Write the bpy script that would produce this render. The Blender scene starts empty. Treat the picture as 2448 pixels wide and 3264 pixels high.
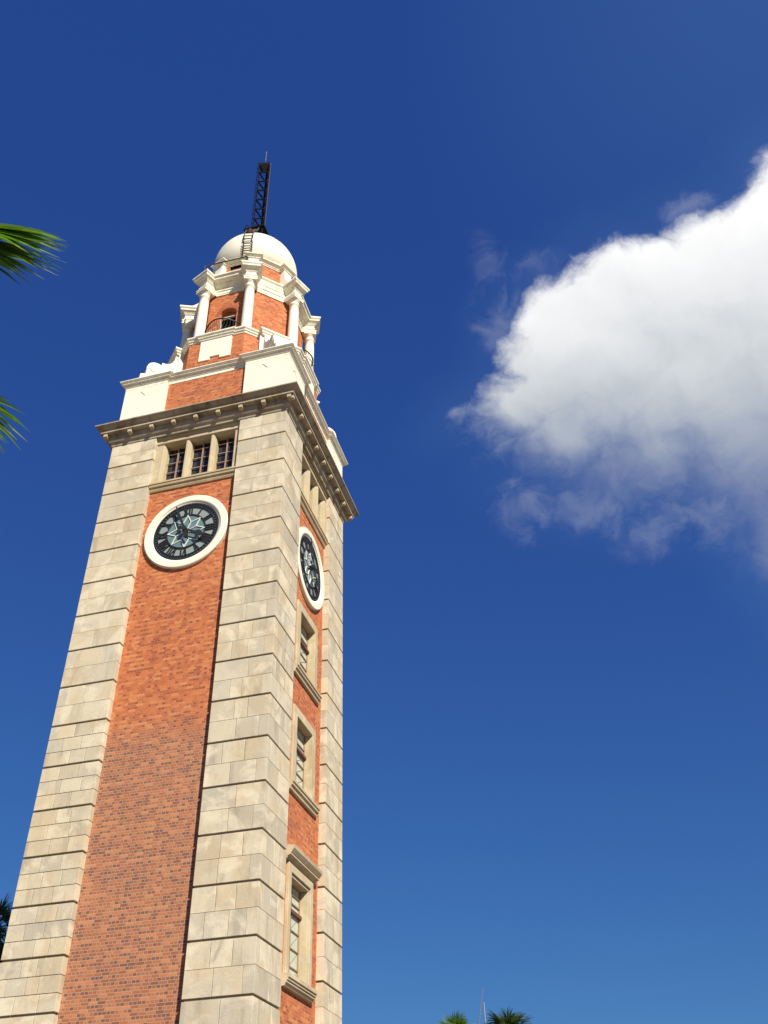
import bpy, bmesh, math, random
from mathutils import Vector, Matrix
R_ = math.radians
PI = math.pi
SC = bpy.context.scene
COL = SC.collection
rnd = random.Random(7)

# ------------------------------------------------------------------ camera
CAM = Vector((14.2908, -29.2866, 1.6))
YAW, PITCH, ROLL = 0.2422, 0.6814, -0.0343
fw = Vector((-math.sin(YAW) * math.cos(PITCH), math.cos(YAW) * math.cos(PITCH), math.sin(PITCH)))
r0 = Vector((math.cos(YAW), math.sin(YAW), 0))
u0 = r0.cross(fw)
rt = r0 * math.cos(ROLL) + u0 * math.sin(ROLL)
up = u0 * math.cos(ROLL) - r0 * math.sin(ROLL)
cd = bpy.data.cameras.new("camera")
cam = bpy.data.objects.new("camera", cd)
COL.objects.link(cam)
m = Matrix((rt, up, -fw)).transposed().to_4x4()
m.translation = CAM
cam.matrix_world = m
cd.sensor_fit = 'VERTICAL'
cd.sensor_height = 36.0
cd.lens = 36.0 * 2923.2 / 3264.0
cd.clip_start = 0.1
cd.clip_end = 20000
SC.camera = cam

# ------------------------------------------------------------------ light
SUN_EL, SUN_AZ = R_(37), R_(135)            # azimuth clockwise from +Y
SKY_K, EXPO, SUN_E = 0.1, 0.55, 5.0
sv = Vector((math.sin(SUN_AZ) * math.cos(SUN_EL), math.cos(SUN_AZ) * math.cos(SUN_EL), math.sin(SUN_EL)))
ld = bpy.data.lights.new("sun", 'SUN')
ld.energy = SUN_E
ld.angle = R_(0.5)
ld.color = (1.0, 0.93, 0.80)
lo = bpy.data.objects.new("sun", ld)
COL.objects.link(lo)
lo.rotation_euler = sv.to_track_quat('Z', 'Y').to_euler()
lo.location = (40, -40, 60)
SC.view_settings.view_transform = 'Standard'
SC.view_settings.look = 'None'
SC.view_settings.exposure = EXPO
SC.view_settings.gamma = 1.0


class G:
    """tiny node-graph helper"""
    def __init__(s, tree):
        s.t = tree
        s.n = tree.nodes
        s.l = tree.links

    def new(s, kind, **kw):
        nd = s.n.new(kind)
        for k, v in kw.items():
            setattr(nd, k, v)
        return nd

    def put(s, sock, v):
        if isinstance(v, bpy.types.NodeSocket):
            s.l.new(v, sock)
        elif v is not None:
            if sock.type == 'RGBA' and len(v) == 3:
                v = (*v, 1)
            sock.default_value = v

    def math(s, op, a, b=None, c=None, clamp=False):
        nd = s.new('ShaderNodeMath', operation=op, use_clamp=clamp)
        for i, v in enumerate((a, b, c)):
            if v is not None:
                s.put(nd.inputs[i], v)
        return nd.outputs[0]

    def vmath(s, op, a, b=None, out=0):
        nd = s.new('ShaderNodeVectorMath', operation=op)
        s.put(nd.inputs[0], a)
        if b is not None:
            s.put(nd.inputs['Scale' if op == 'SCALE' else 1], b)
        return nd.outputs[out]

    def ss(s, x, a, b, c=0.0, d=1.0):
        nd = s.new('ShaderNodeMapRange', interpolation_type='SMOOTHSTEP')
        for i, v in enumerate((x, a, b, c, d)):
            s.put(nd.inputs[i], v)
        return nd.outputs[0]

    def lin(s, x, a, b, c=0.0, d=1.0):
        nd = s.new('ShaderNodeMapRange')
        for i, v in enumerate((x, a, b, c, d)):
            s.put(nd.inputs[i], v)
        return nd.outputs[0]

    def noise(s, vec, scale, detail=4, rough=0.55, dist=0.0, out=0):
        nd = s.new('ShaderNodeTexNoise')
        s.put(nd.inputs['Vector'], vec)
        nd.inputs['Scale'].default_value = scale
        nd.inputs['Detail'].default_value = detail
        nd.inputs['Roughness'].default_value = rough
        nd.inputs['Distortion'].default_value = dist
        return nd.outputs[out]

    def mix(s, f, a, b, blend='MIX'):
        nd = s.new('ShaderNodeMix', data_type='RGBA', blend_type=blend)
        s.put(nd.inputs[0], f)
        s.put(nd.inputs[6], a)
        s.put(nd.inputs[7], b)
        return nd.outputs[2]

    def ramp(s, f, stops, interp='LINEAR'):
        nd = s.new('ShaderNodeValToRGB')
        cr = nd.color_ramp
        cr.interpolation = interp
        while len(cr.elements) < len(stops):
            cr.elements.new(0.5)
        for e, (p, c) in zip(cr.elements, stops):
            e.position = p
            e.color = (*c, 1)
        s.put(nd.inputs[0], f)
        return nd.outputs[0]


# ------------------------------------------------------------------ sky with a cloud (all by direction)
W = bpy.data.worlds.new("World")
SC.world = W
W.use_nodes = True
W.node_tree.nodes.clear()
g = G(W.node_tree)
sky = g.new('ShaderNodeTexSky', sky_type='NISHITA')
sky.sun_disc = False
sky.sun_elevation = SUN_EL
sky.sun_rotation = SUN_AZ
sky.altitude = 0
sky.air_density = 1.0
sky.dust_density = 0.2
sky.ozone_density = 3.0
hs = g.new('ShaderNodeHueSaturation')
g.put(hs.inputs['Color'], sky.outputs[0])
hs.inputs['Hue'].default_value = 0.5
hs.inputs['Saturation'].default_value = 1.25
hs.inputs['Value'].default_value = 0.62
sp_ = g.new('ShaderNodeSeparateColor')
g.put(sp_.inputs[0], hs.outputs[0])
cb_ = g.new('ShaderNodeCombineColor')
for i_, (a_, e_) in enumerate(((.44, .604), (.745, .736), (1.66, .496))):
    g.put(cb_.inputs[i_], g.math('MULTIPLY', g.math('POWER', sp_.outputs[i_], e_), a_))
skycol = cb_.outputs[0]
tc = g.new('ShaderNodeTexCoord')
DIR = tc.outputs['Generated']
D0, DR, DU = (0.1412, 0.6941, 0.7059), (0.9799, -0.1994, 0.0), (-0.1407, -0.6917, 0.7083)
k = g.vmath('DOT_PRODUCT', DIR, D0, out=1)
p_ = g.math('DIVIDE', g.vmath('DOT_PRODUCT', DIR, DR, out=1), k)
q_ = g.math('DIVIDE', g.vmath('DOT_PRODUCT', DIR, DU, out=1), k)
P = g.new('ShaderNodeCombineXYZ')
g.put(P.inputs[0], p_)
g.put(P.inputs[1], q_)
P = P.outputs[0]
# curl-like warp of the plane for cauliflower edges
w1 = g.vmath('SUBTRACT', g.noise(P, 9, 3, 0.5, out=1), (0.5, 0.5, 0.5))
w2 = g.vmath('SUBTRACT', g.noise(P, 34, 4, 0.6, out=1), (0.5, 0.5, 0.5))
PW = g.vmath('ADD', P, g.vmath('ADD', g.vmath('SCALE', w1, 0.05), g.vmath('SCALE', w2, 0.024)))
BLOBS = [(.165, .065, .10, .10), (.09, .04, .12, .095), (.02, .03, .12, .10), (-.05, .045, .10, .075),
         (-.09, .068, .07, .062), (-.135, .05, .04, .05), (-.02, .085, .07, .05), (-.12, .015, .075, .055), (.10, -.07, .16, .12),
         (0, -.045, .14, .08), (-.10, -.04, .09, .05), (.09, -.17, .07, .10), (.16, .02, .2, .12),
         (-.20, .018, .03, .016), (-.16, .005, .055, .05), (.045, -.19, .05, .08), (-.06, -.02, .09, .07), (.03, -.10, .10, .06), (.04, .086, .06, .036), (-.03, .095, .05, .045), (-.125, -.03, .07, .065), (-.03, -.08, .12, .06), (.06, -.12, .10, .08)]
fld = None
for (bx, by, rx, ry) in BLOBS:
    dv = g.vmath('MULTIPLY', g.vmath('SUBTRACT', PW, (bx, by, 0)), (1 / rx, 1 / ry, 0))
    ln = g.math('SUBTRACT', 1.0, g.vmath('LENGTH', dv, out=1))
    ln = g.math('MULTIPLY', ln, min(rx, ry) * 10)
    if fld is None:
        fld = ln
    else:
        fld = g.math('SMOOTH_MAX', fld, ln, 0.12)
fine = g.math('SUBTRACT', g.noise(PW, 26, 9, 0.6, 0.4), 0.5)
# soft below, crisp above
soft = g.ss(q_, 0.06, -0.10)
soft = g.math('MULTIPLY', soft, g.ss(p_, 0.35, -0.1, 0.6, 1.0))
dens = g.math('ADD', fld, g.math('MULTIPLY', fine, g.lin(soft, 0, 1, 0.46, 0.62)))
alpha = g.ss(dens, g.lin(soft, 0, 1, -0.02, -0.10), g.lin(soft, 0, 1, 0.26, 0.78))
# wisps
WISP = [(-.20, -.10, .055, .06, .50), (-.07, -.155, .08, .06, .60), (-.15, .165, .03, .06, .07), (-.155, .105, .05, .045, .14),
        (-.01, -.16, .09, .06, .6), (.06, .142, .05, .02, .13), (-.20, -.01, .06, .05, .4), (-.11, .14, .05, .03, .08), (-.13, -.12, .07, .05, .5)]
wn = g.noise(PW, 24, 8, 0.62, 0.8)
for (bx, by, rx, ry, st) in WISP:
    dv = g.vmath('MULTIPLY', g.vmath('SUBTRACT', PW, (bx, by, 0)), (1 / rx, 1 / ry, 0))
    ln = g.math('SUBTRACT', 1.0, g.vmath('LENGTH', dv, out=1), clamp=True)
    a = g.math('MULTIPLY', g.ss(g.math('ADD', ln, g.math('MULTIPLY', g.math('SUBTRACT', wn, 0.5), 2.2)), 0.2, 1.3), st)
    a = g.math('MULTIPLY', a, g.ss(ln, 0, 0.5))
    alpha = g.math('MAXIMUM', alpha, a)
veil = g.ss(g.vmath('LENGTH', g.vmath('MULTIPLY', g.vmath('SUBTRACT', P, (.22, .34, 0)), (2.2, 2.6, 0)), out=1), 1.0, 0.0, 0.0, 0.075)
near_ = g.ss(fld, -0.6, 0.1, 0.0, 0.05)
skycol = g.mix(g.math('ADD', veil, near_), skycol, tuple(c / (SKY_K * 2 ** EXPO) for c in (.23, .45, .78)))
alpha = g.math('MULTIPLY', alpha, g.ss(k, 0.3, 0.6))
PS = g.vmath('ADD', PW, (0.010, 0.012, 0))
emb = g.math('SUBTRACT', g.noise(PW, 17, 7, 0.58, 0.3), g.noise(PS, 17, 7, 0.58, 0.3))
emb2 = g.math('SUBTRACT', g.noise(P, 6, 3, 0.5, 0.2), g.noise(g.vmath('ADD', P, (0.02, 0.03, 0)), 6, 3, 0.5, 0.2))
hgt = g.math('ADD', q_, g.math('MULTIPLY', p_, 0.18))
hgt = g.math('ADD', hgt, g.math('MULTIPLY', g.math('SUBTRACT', g.noise(P, 7, 4, 0.5), 0.5), 0.07))
hgt = g.math('ADD', hgt, g.math('MULTIPLY', emb, 0.06))
hgt = g.math('ADD', hgt, g.math('MULTIPLY', emb2, 0.06))
CK = 1.0 / (SKY_K * 2 ** EXPO)
ccol = g.ramp(g.lin(hgt, -0.18, 0.12), [(0.0, (.22, .27, .44)), (0.22, (.28, .33, .47)), (0.40, (.42, .47, .56)), (0.58, (.60, .64, .67)), (0.80, (.84, .85, .87)), (1.0, (1.0, 1.0, 1.0))])
ccol = g.vmath('SCALE', ccol, CK)
fin = g.mix(alpha, skycol, ccol)
bg = g.new('ShaderNodeBackground')
g.put(bg.inputs[0], fin)
bg.inputs[1].default_value = SKY_K
wo = g.new('ShaderNodeOutputWorld')
g.l.new(bg.outputs[0], wo.inputs[0])

# ------------------------------------------------------------------ materials


def mat(name):
    mt = bpy.data.materials.new(name)
    mt.use_nodes = True
    mt.node_tree.nodes.clear()
    gg = G(mt.node_tree)
    b = gg.new('ShaderNodeBsdfPrincipled')
    o = gg.new('ShaderNodeOutputMaterial')
    gg.l.new(b.outputs[0], o.inputs[0])
    return mt, gg, b


def simple(name, col, rough=0.6, metal=0.0, spec=0.4, var=0.15, scale=3.0):
    mt, gg, b = mat(name)
    t = gg.new('ShaderNodeTexCoord').outputs['Object']
    n = gg.noise(t, scale, 5, 0.6)
    dark = tuple(c * (1 - var) for c in col)
    lite = tuple(min(1, c * (1 + var)) for c in col)
    gg.put(b.inputs['Base Color'], gg.mix(n, dark, lite))
    b.inputs['Roughness'].default_value = rough
    b.inputs['Metallic'].default_value = metal
    b.inputs['Specular IOR Level'].default_value = spec
    return mt


def brick_mat():
    mt, gg, b = mat("red_brick")
    uv = gg.new('ShaderNodeUVMap').outputs[0]
    ob = gg.new('ShaderNodeTexCoord').outputs['Object']

    def tex(c1, c2, mo, ms):
        nd = gg.new('ShaderNodeTexBrick')
        gg.put(nd.inputs['Vector'], uv)
        nd.inputs['Color1'].default_value = (*c1, 1)
        nd.inputs['Color2'].default_value = (*c2, 1)
        nd.inputs['Mortar'].default_value = (*mo, 1)
        nd.inputs['Scale'].default_value = 1.0
        nd.inputs['Mortar Size'].default_value = ms
        nd.inputs['Mortar Smooth'].default_value = 0.3
        nd.inputs['Bias'].default_value = 0.0
        nd.inputs['Brick Width'].default_value = 0.26
        nd.inputs['Row Height'].default_value = 0.092
        nd.offset = 0.5
        nd.squash = 0.5
        nd.squash_frequency = 2
        return nd
    t1 = tex((0, 0, 0), (1, 1, 1), (0.5, 0.5, 0.5), 0.006)
    t2 = tex((0, 0, 0), (1, 1, 1), (0.5, 0.5, 0.5), 0.011)
    z = gg.new('ShaderNodeSeparateXYZ')
    gg.put(z.inputs[0], ob)
    zn = gg.math('ADD', z.outputs[2], gg.math('MULTIPLY', gg.math('SUBTRACT', gg.noise(ob, 1.6, 4), 0.5), 1.4))
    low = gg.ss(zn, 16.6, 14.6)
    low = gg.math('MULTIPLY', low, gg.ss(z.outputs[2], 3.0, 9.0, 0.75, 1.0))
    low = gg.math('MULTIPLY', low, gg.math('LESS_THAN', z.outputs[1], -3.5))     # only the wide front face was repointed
    patch = gg.noise(ob, 0.7, 5, 0.62)
    vv = gg.new('ShaderNodeSeparateXYZ')
    gg.put(vv.inputs[0], uv)
    hdr = gg.math('GREATER_THAN', gg.math('FRACT', gg.math('DIVIDE', vv.outputs[1], 0.184)), 0.5)
    hdr = gg.math('SUBTRACT', 1.0, hdr)
    val = gg.math('ADD', t1.outputs[0], gg.math('MULTIPLY', gg.math('SUBTRACT', patch, 0.5), 0.8))
    val = gg.math('ADD', val, gg.lin(hdr, 0, 1, 0.10, -0.10))
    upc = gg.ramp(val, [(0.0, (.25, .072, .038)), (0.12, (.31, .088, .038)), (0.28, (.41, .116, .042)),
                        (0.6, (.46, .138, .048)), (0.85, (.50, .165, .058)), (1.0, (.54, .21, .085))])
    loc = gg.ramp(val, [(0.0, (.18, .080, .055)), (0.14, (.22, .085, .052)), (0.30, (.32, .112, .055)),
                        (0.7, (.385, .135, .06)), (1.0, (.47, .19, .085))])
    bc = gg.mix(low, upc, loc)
    # purple clinker patches
    pp = gg.ss(gg.noise(gg.vmath('MULTIPLY', ob, (0.7, 0.7, 1.6)), 0.9, 6, 0.7), 0.56, 0.70)
    bc = gg.mix(gg.math('MULTIPLY', pp, 0.42), bc, (.17, .075, .06))
    mo = gg.mix(low, (.50, .25, .15), (.38, .285, .20))
    mfac = gg.math('ADD', gg.math('MULTIPLY', t1.outputs[1], gg.math('SUBTRACT', 1.0, low)), gg.math('MULTIPLY', t2.outputs[1], low))
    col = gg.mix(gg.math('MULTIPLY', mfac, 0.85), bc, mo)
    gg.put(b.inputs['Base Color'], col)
    b.inputs['Roughness'].default_value = 0.85
    b.inputs['Specular IOR Level'].default_value = 0.25
    bp = gg.new('ShaderNodeBump')
    bp.inputs['Strength'].default_value = 0.5
    bp.inputs['Distance'].default_value = 0.01
    hh = gg.math('SUBTRACT', gg.math('MULTIPLY', gg.noise(ob, 40, 3), 0.5), mfac)
    gg.put(bp.inputs['Height'], hh)
    gg.put(b.inputs['Normal'], bp.outputs[0])
    return mt


def stone_mat(name, base, warm, grey, dark, stain=0.55, joints=False, tinted=True):
    mt, gg, b = mat(name)
    ob = gg.new('ShaderNodeTexCoord').outputs['Object']
    col = base
    n1 = gg.noise(ob, 0.9, 6, 0.65, 0.4)
    col = gg.mix(gg.ss(n1, 0.42, 0.62), base, warm)
    if tinted:
        at = gg.new('ShaderNodeAttribute')
        at.attribute_name = 'tint'
        tv = at.outputs['Fac']
        col = gg.mix(gg.ss(tv, 0.40, 0.05, 0.0, 0.55), col, grey)
        col = gg.mix(gg.ss(tv, 0.80, 1.0, 0.0, 0.5), col, warm)
        val = gg.lin(gg.math('FRACT', gg.math('MULTIPLY', tv, 7.31)), 0, 1, 0.91, 1.08)
        col = gg.vmath('SCALE', col, val)
        shift = gg.new('ShaderNodeCombineXYZ')
        gg.put(shift.inputs[0], gg.math('MULTIPLY', tv, 37.0))
        gg.put(shift.inputs[1], gg.math('MULTIPLY', tv, 91.0))
        obs = gg.vmath('ADD', ob, shift.outputs[0])
    else:
        obs = ob
    # rain streaks and soft blotches of dirt
    st = gg.noise(gg.vmath('MULTIPLY', obs, (1.9, 1.9, 0.45)), 1.0, 5, 0.6)
    col = gg.mix(gg.math('MULTIPLY', gg.ss(st, 0.50, 0.72), stain), col, dark)
    pale = gg.noise(gg.vmath('ADD', obs, (5.1, 2.7, 9.2)), 0.8, 5, 0.6, 0.8)
    col = gg.mix(gg.ss(pale, 0.50, 0.62, 0, 0.6), col, tuple(min(1, c * 1.22 + .02) for c in base))
    bl = gg.noise(gg.vmath('MULTIPLY', obs, (1, 1, 1.5)), 0.85, 7, 0.68, 0.8)
    col = gg.mix(gg.math('MULTIPLY', gg.ss(bl, 0.50, 0.66), stain * 0.95), col, grey)
    gr = gg.noise(ob, 26, 4, 0.7)
    col = gg.vmath('SCALE', col, gg.lin(gr, 0.25, 0.75, 0.88, 1.10))
    sp = gg.noise(ob, 6.5, 3, 0.5)
    col = gg.mix(gg.ss(sp, 0.70, 0.80, 0, 0.35), col, dark)
    gg.put(b.inputs['Base Color'], col)
    b.inputs['Roughness'].default_value = 0.88
    b.inputs['Specular IOR Level'].default_value = 0.2
    bp = gg.new('ShaderNodeBump')
    bp.inputs['Strength'].default_value = 0.35
    bp.inputs['Distance'].default_value = 0.02
    gg.put(bp.inputs['Height'], gg.noise(ob, 14, 5, 0.7))
    gg.put(b.inputs['Normal'], bp.outputs[0])
    return mt


def white_mat(name='white_paint', gr=0.0):
    mt, gg, b = mat(name)
    ob = gg.new('ShaderNodeTexCoord').outputs['Object']
    n = gg.noise(ob, 1.4, 6, 0.65)
    col = gg.mix(n, (.72, .69, .55), (.80, .77, .63))
    st = gg.noise(gg.vmath('MULTIPLY', ob, (5, 5, 0.7)), 1.0, 5, 0.6)
    col = gg.mix(gg.ss(st, 0.60, 0.78, 0, 0.35), col, (.50, .47, .36))
    sp = gg.noise(ob, 9, 4, 0.6)
    col = gg.mix(gg.ss(sp, 0.70 - .12 * gr, 0.78 - .08 * gr, 0, 0.5 + .25 * gr), col, (.27, .26, .19))
    mil = gg.noise(gg.vmath('MULTIPLY', ob, (2.2, 2.2, 1.2)), 1.0, 7, 0.7, 0.5)
    col = gg.mix(gg.ss(mil, 0.48, 0.68, 0, 0.25 + .45 * gr), col, (.52, .49, .37))
    gg.put(b.inputs['Base Color'], col)
    b.inputs['Roughness'].default_value = 0.7
    b.inputs['Specular IOR Level'].default_value = 0.3
    return mt


def glass_mat(name, col, rough=0.06, spec=0.6):
    mt, gg, b = mat(name)
    ob = gg.new('ShaderNodeTexCoord').outputs['Object']
    n = gg.noise(ob, 5, 3)
    gg.put(b.inputs['Base Color'], gg.mix(n, tuple(c * .8 for c in col), tuple(c * 1.2 for c in col)))
    b.inputs['Roughness'].default_value = rough
    b.inputs['Specular IOR Level'].default_value = spec
    bp = gg.new('ShaderNodeBump')
    bp.inputs['Strength'].default_value = 0.12
    bp.inputs['Distance'].default_value = 0.02
    gg.put(bp.inputs['Height'], gg.noise(ob, 4, 2))
    gg.put(b.inputs['Normal'], bp.outputs[0])
    return mt


def leaf_mat(name, a, bcol, tip):
    mt, gg, b = mat(name)
    at = gg.new('ShaderNodeAttribute')
    at.attribute_name = 'tint'
    f = at.outputs['Fac']
    ob = gg.new('ShaderNodeTexCoord').outputs['Object']
    col = gg.mix(gg.noise(ob, 9, 4), a, bcol)
    col = gg.vmath('SCALE', col, gg.lin(gg.math('FRACT', gg.math('MULTIPLY', f, 13.7)), 0, 1, 0.6, 1.3))
    col = gg.mix(gg.ss(f, 0.80, 1.0, 0, 0.85), col, tip)
    gg.put(b.inputs['Base Color'], col)
    b.inputs['Roughness'].default_value = 0.45
    b.inputs['Specular IOR Level'].default_value = 0.4
    tr = gg.new('ShaderNodeBsdfTranslucent')
    gg.put(tr.inputs[0], gg.vmath('MULTIPLY', col, (1.3, 1.5, 0.5)))
    mx = gg.new('ShaderNodeMixShader')
    mx.inputs[0].default_value = 0.35
    out = [n for n in mt.node_tree.nodes if n.type == 'OUTPUT_MATERIAL'][0]
    gg.l.new(b.outputs[0], mx.inputs[1])
    gg.l.new(tr.outputs[0], mx.inputs[2])
    gg.l.new(mx.outputs[0], out.inputs[0])
    return mt


M = {}
M['brick'] = brick_mat()
M['stone'] = stone_mat("ashlar_granite", (.55, .485, .355), (.51, .415, .275), (.415, .38, .305), (.28, .24, .175), 0.62)
M['trim'] = stone_mat("dressed_stone", (.47, .40, .265), (.46, .36, .21), (.40, .36, .28), (.27, .21, .135), 0.45, tinted=False)
M['cornice'] = stone_mat("weathered_cornice_stone", (.37, .325, .245), (.31, .245, .16), (.30, .28, .23), (.10, .082, .062), 0.75, tinted=False)
M['joint'] = simple("stone_joint", (.23, .19, .13), 0.95)
M['white'] = white_mat()
M['grime'] = white_mat('weathered_white_paint', 1.0)
M['iron'] = simple("black_iron", (.018, .016, .016), 0.5, 0.0, 0.4)
M['mast'] = simple("dark_steel", (.005, .0055, .006), 0.7, 0.0, 0.12)
M['rust'] = simple("rusty_iron", (.095, .062, .048), 0.75)
M['rail'] = simple("galvanised_steel", (.30, .26, .23), 0.5, 0.3)
M['bar'] = simple("bronze_bar", (.30, .19, .12), 0.6)
M['redbar'] = simple("oxide_red_bar", (.15, .06, .04), 0.6)
M['glass'] = glass_mat("window_glass", (.012, .014, .022))
M['paleglass'] = glass_mat("leaded_glass", (.46, .52, .42), 0.25, 0.5)
M['dark'] = simple("dark_interior", (.010, .009, .008), 0.9, 0, 0.1)
M['dial'] = simple("opal_dial_glass", (.25, .29, .27), 0.3, 0, 0.5, 0.08, 2)
M['disc'] = simple("green_dial_glass", (.125, .205, .205), 0.25, 0, 0.5, 0.12, 3)
M['star'] = simple("white_dial_bar", (.75, .73, .68), 0.5)
M['clock'] = simple("clock_black", (.022, .022, .024), 0.45, 0, 0.5)
M['leaf'] = leaf_mat("fan_palm_leaf", (.065, .15, .016), (.15, .27, .028), (.34, .36, .11))
M['leaf2'] = leaf_mat("dark_palm_leaf", (.030, .060, .016), (.065, .105, .024), (.20, .17, .08))
M['bark'] = simple("palm_bark", (.16, .12, .085), 0.9, 0, 0.2, 0.4, 6)
M['pole'] = simple("pale_pole_paint", (.27, .26, .19), 0.6)
M['pole2'] = simple("grey_pole_paint", (.11, .10, .085), 0.6)


def ground_mat():
    mt, gg, b = mat("paving_slabs")
    ob = gg.new('ShaderNodeTexCoord').outputs['Object']
    nd = gg.new('ShaderNodeTexBrick')
    gg.put(nd.inputs['Vector'], ob)
    nd.inputs['Color1'].default_value = (.19, .13, .085, 1)
    nd.inputs['Color2'].default_value = (.15, .105, .07, 1)
    nd.inputs['Mortar'].default_value = (.12, .10, .09, 1)
    nd.inputs['Scale'].default_value = 1
    nd.inputs['Brick Width'].default_value = 0.6
    nd.inputs['Row Height'].default_value = 0.3
    nd.inputs['Mortar Size'].default_value = 0.008
    n = gg.noise(ob, 0.4, 6, 0.6)
    gg.put(b.inputs['Base Color'], gg.mix(0.35, nd.outputs[0], gg.mix(n, (.11, .08, .055), (.20, .145, .10))))
    b.inputs['Roughness'].default_value = 0.85
    return mt


M['ground'] = ground_mat()

# ------------------------------------------------------------------ mesh helpers


class MB:
    def __init__(s):
        s.v, s.f, s.t, s.sm = [], [], [], []

    def face(s, idx, tint=0.5, smooth=False):
        s.f.append(tuple(idx))
        s.t.append(tint)
        s.sm.append(smooth)

    def poly(s, pts, tint=0.5):
        i = len(s.v)
        s.v += [tuple(p) for p in pts]
        s.face(range(i, i + len(pts)), tint)

    def hexa(s, c, tint=0.5):
        """8 corners: bottom ring ccw then top ring"""
        i = len(s.v)
        s.v += [tuple(p) for p in c]
        for q in ((3, 2, 1, 0), (4, 5, 6, 7), (0, 1, 5, 4), (1, 2, 6, 5), (2, 3, 7, 6), (3, 0, 4, 7)):
            s.face([i + k for k in q], tint)

    def box(s, x0, x1, y0, y1, z0, z1, tint=0.5):
        s.hexa([(x0, y0, z0), (x1, y0, z0), (x1, y1, z0), (x0, y1, z0),
                (x0, y0, z1), (x1, y0, z1), (x1, y1, z1), (x0, y1, z1)], tint)

    def bar(s, a, b, w, h=None, ref=(0, 0, 1), tint=0.5):
        a, b = Vector(a), Vector(b)
        h = h or w
        d = (b - a).normalized()
        ref = Vector(ref)
        if abs(d.dot(ref)) > 0.95:
            ref = Vector((1, 0, 0))
        x = d.cross(ref).normalized() * (w / 2)
        y = x.cross(d).normalized() * (h / 2)
        s.hexa([a - x - y, a + x - y, a + x + y, a - x + y, b - x - y, b + x - y, b + x + y, b - x + y], tint)

    def tube(s, pts, r, n=6, tint=0.5, cap=True):
        pts = [Vector(p) for p in pts]
        rs = r if isinstance(r, (list, tuple)) else [r] * len(pts)
        base = len(s.v)
        prev = None
        for i, p in enumerate(pts):
            d = (pts[min(i + 1, len(pts) - 1)] - pts[max(i - 1, 0)]).normalized()
            if prev is None:
                ref = Vector((0, 0, 1)) if abs(d.z) < 0.9 else Vector((1, 0, 0))
                x = d.cross(ref).normalized()
            else:
                x = (prev - d * prev.dot(d)).normalized()
            prev = x
            y = d.cross(x)
            for k_ in range(n):
                a = 2 * PI * k_ / n
                s.v.append(tuple(p + (x * math.cos(a) + y * math.sin(a)) * rs[i]))
        for i in range(len(pts) - 1):
            for k_ in range(n):
                a, b = base + i * n + k_, base + i * n + (k_ + 1) % n
                s.face((a, b, b + n, a + n), tint, True)
        if cap:
            s.face([base + k_ for k_ in range(n)][::-1], tint)
            e = base + (len(pts) - 1) * n
            s.face([e + k_ for k_ in range(n)], tint)

    def rings(s, rings, tint=0.5, smooth=False, cap0=False, cap1=False):
        """list of equal-length closed rings (ccw from above, upwards) of 3D points"""
        n = len(rings[0])
        base = len(s.v)
        for r in rings:
            s.v += [tuple(p) for p in r]
        for i in range(len(rings) - 1):
            for k_ in range(n):
                a, b = base + i * n + k_, base + i * n + (k_ + 1) % n
                s.face((a, b, b + n, a + n), tint, smooth)
        if cap0:
            s.face([base + k_ for k_ in range(n)][::-1], tint)
        if cap1:
            e = base + (len(rings) - 1) * n
            s.face([e + k_ for k_ in range(n)], tint)

    def lathe(s, prof, n=24, c=(0, 0), smooth=True, tint=0.5, cap0=True, cap1=True):
        rr = [[(c[0] + r * math.cos(2 * PI * k_ / n), c[1] + r * math.sin(2 * PI * k_ / n), z) for k_ in range(n)] for r, z in prof]
        s.rings(rr, tint, smooth, cap0, cap1)

    def prism(s, pts, f0, f1, tint=0.5):
        """polygon pts (2D, ccw seen from f1 side) mapped by f0 (back) and f1 (front) to 3D"""
        n = len(pts)
        i = len(s.v)
        s.v += [tuple(f0(p)) for p in pts] + [tuple(f1(p)) for p in pts]
        s.face([i + k_ for k_ in range(n)][::-1], tint)
        s.face([i + n + k_ for k_ in range(n)], tint)
        for k_ in range(n):
            a, b = i + k_, i + (k_ + 1) % n
            s.face((a, b, b + n, a + n), tint)

    def build(s, name, material, parent=None, xf=None, uv=False, bevel=0.0):
        me = bpy.data.meshes.new(name)
        vv = s.v if xf is None else [tuple(xf @ Vector(p)) for p in s.v]
        me.from_pydata(vv, [], s.f)
        me.polygons.foreach_set('use_smooth', s.sm)
        at = me.attributes.new('tint', 'FLOAT', 'FACE')
        at.data.foreach_set('value', s.t)
        me.update()
        if uv:
            ul = me.uv_layers.new(name='UVMap')
            for p in me.polygons:
                n = p.normal
                for li in p.loop_indices:
                    co = me.vertices[me.loops[li].vertex_index].co
                    if abs(n.z) > 0.8:
                        ul.data[li].uv = (co.x, co.y)
                    else:
                        h = Vector((-n.y, n.x))
                        h.normalize()
                        ul.data[li].uv = (co.x * h.x + co.y * h.y + 20.0, co.z)
        me.materials.append(material)
        o = bpy.data.objects.new(name, me)
        COL.objects.link(o)
        if parent is not None:
            o.parent = parent
        if bevel:
            bv = o.modifiers.new('edge', 'BEVEL')
            bv.width = bevel
            bv.segments = 1
            bv.limit_method = 'ANGLE'
        return o


def thing(name, label, cat, loc=(0, 0, 0), group=None):
    o = bpy.data.objects.new(name, None)
    COL.objects.link(o)
    o.location = loc
    o['label'] = label
    o['category'] = cat
    if group:
        o['group'] = group
    return o


def dup(o, parent, rz=0.0):
    c = o.copy()
    COL.objects.link(c)
    c.parent = parent
    c.rotation_euler = (0, 0, o.rotation_euler.z + rz)
    for ch in list(o.children):
        d = ch.copy()
        COL.objects.link(d)
        d.parent = c
        for g2 in ch.children:
            e = g2.copy()
            COL.objects.link(e)
            e.parent = d
    return c


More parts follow.
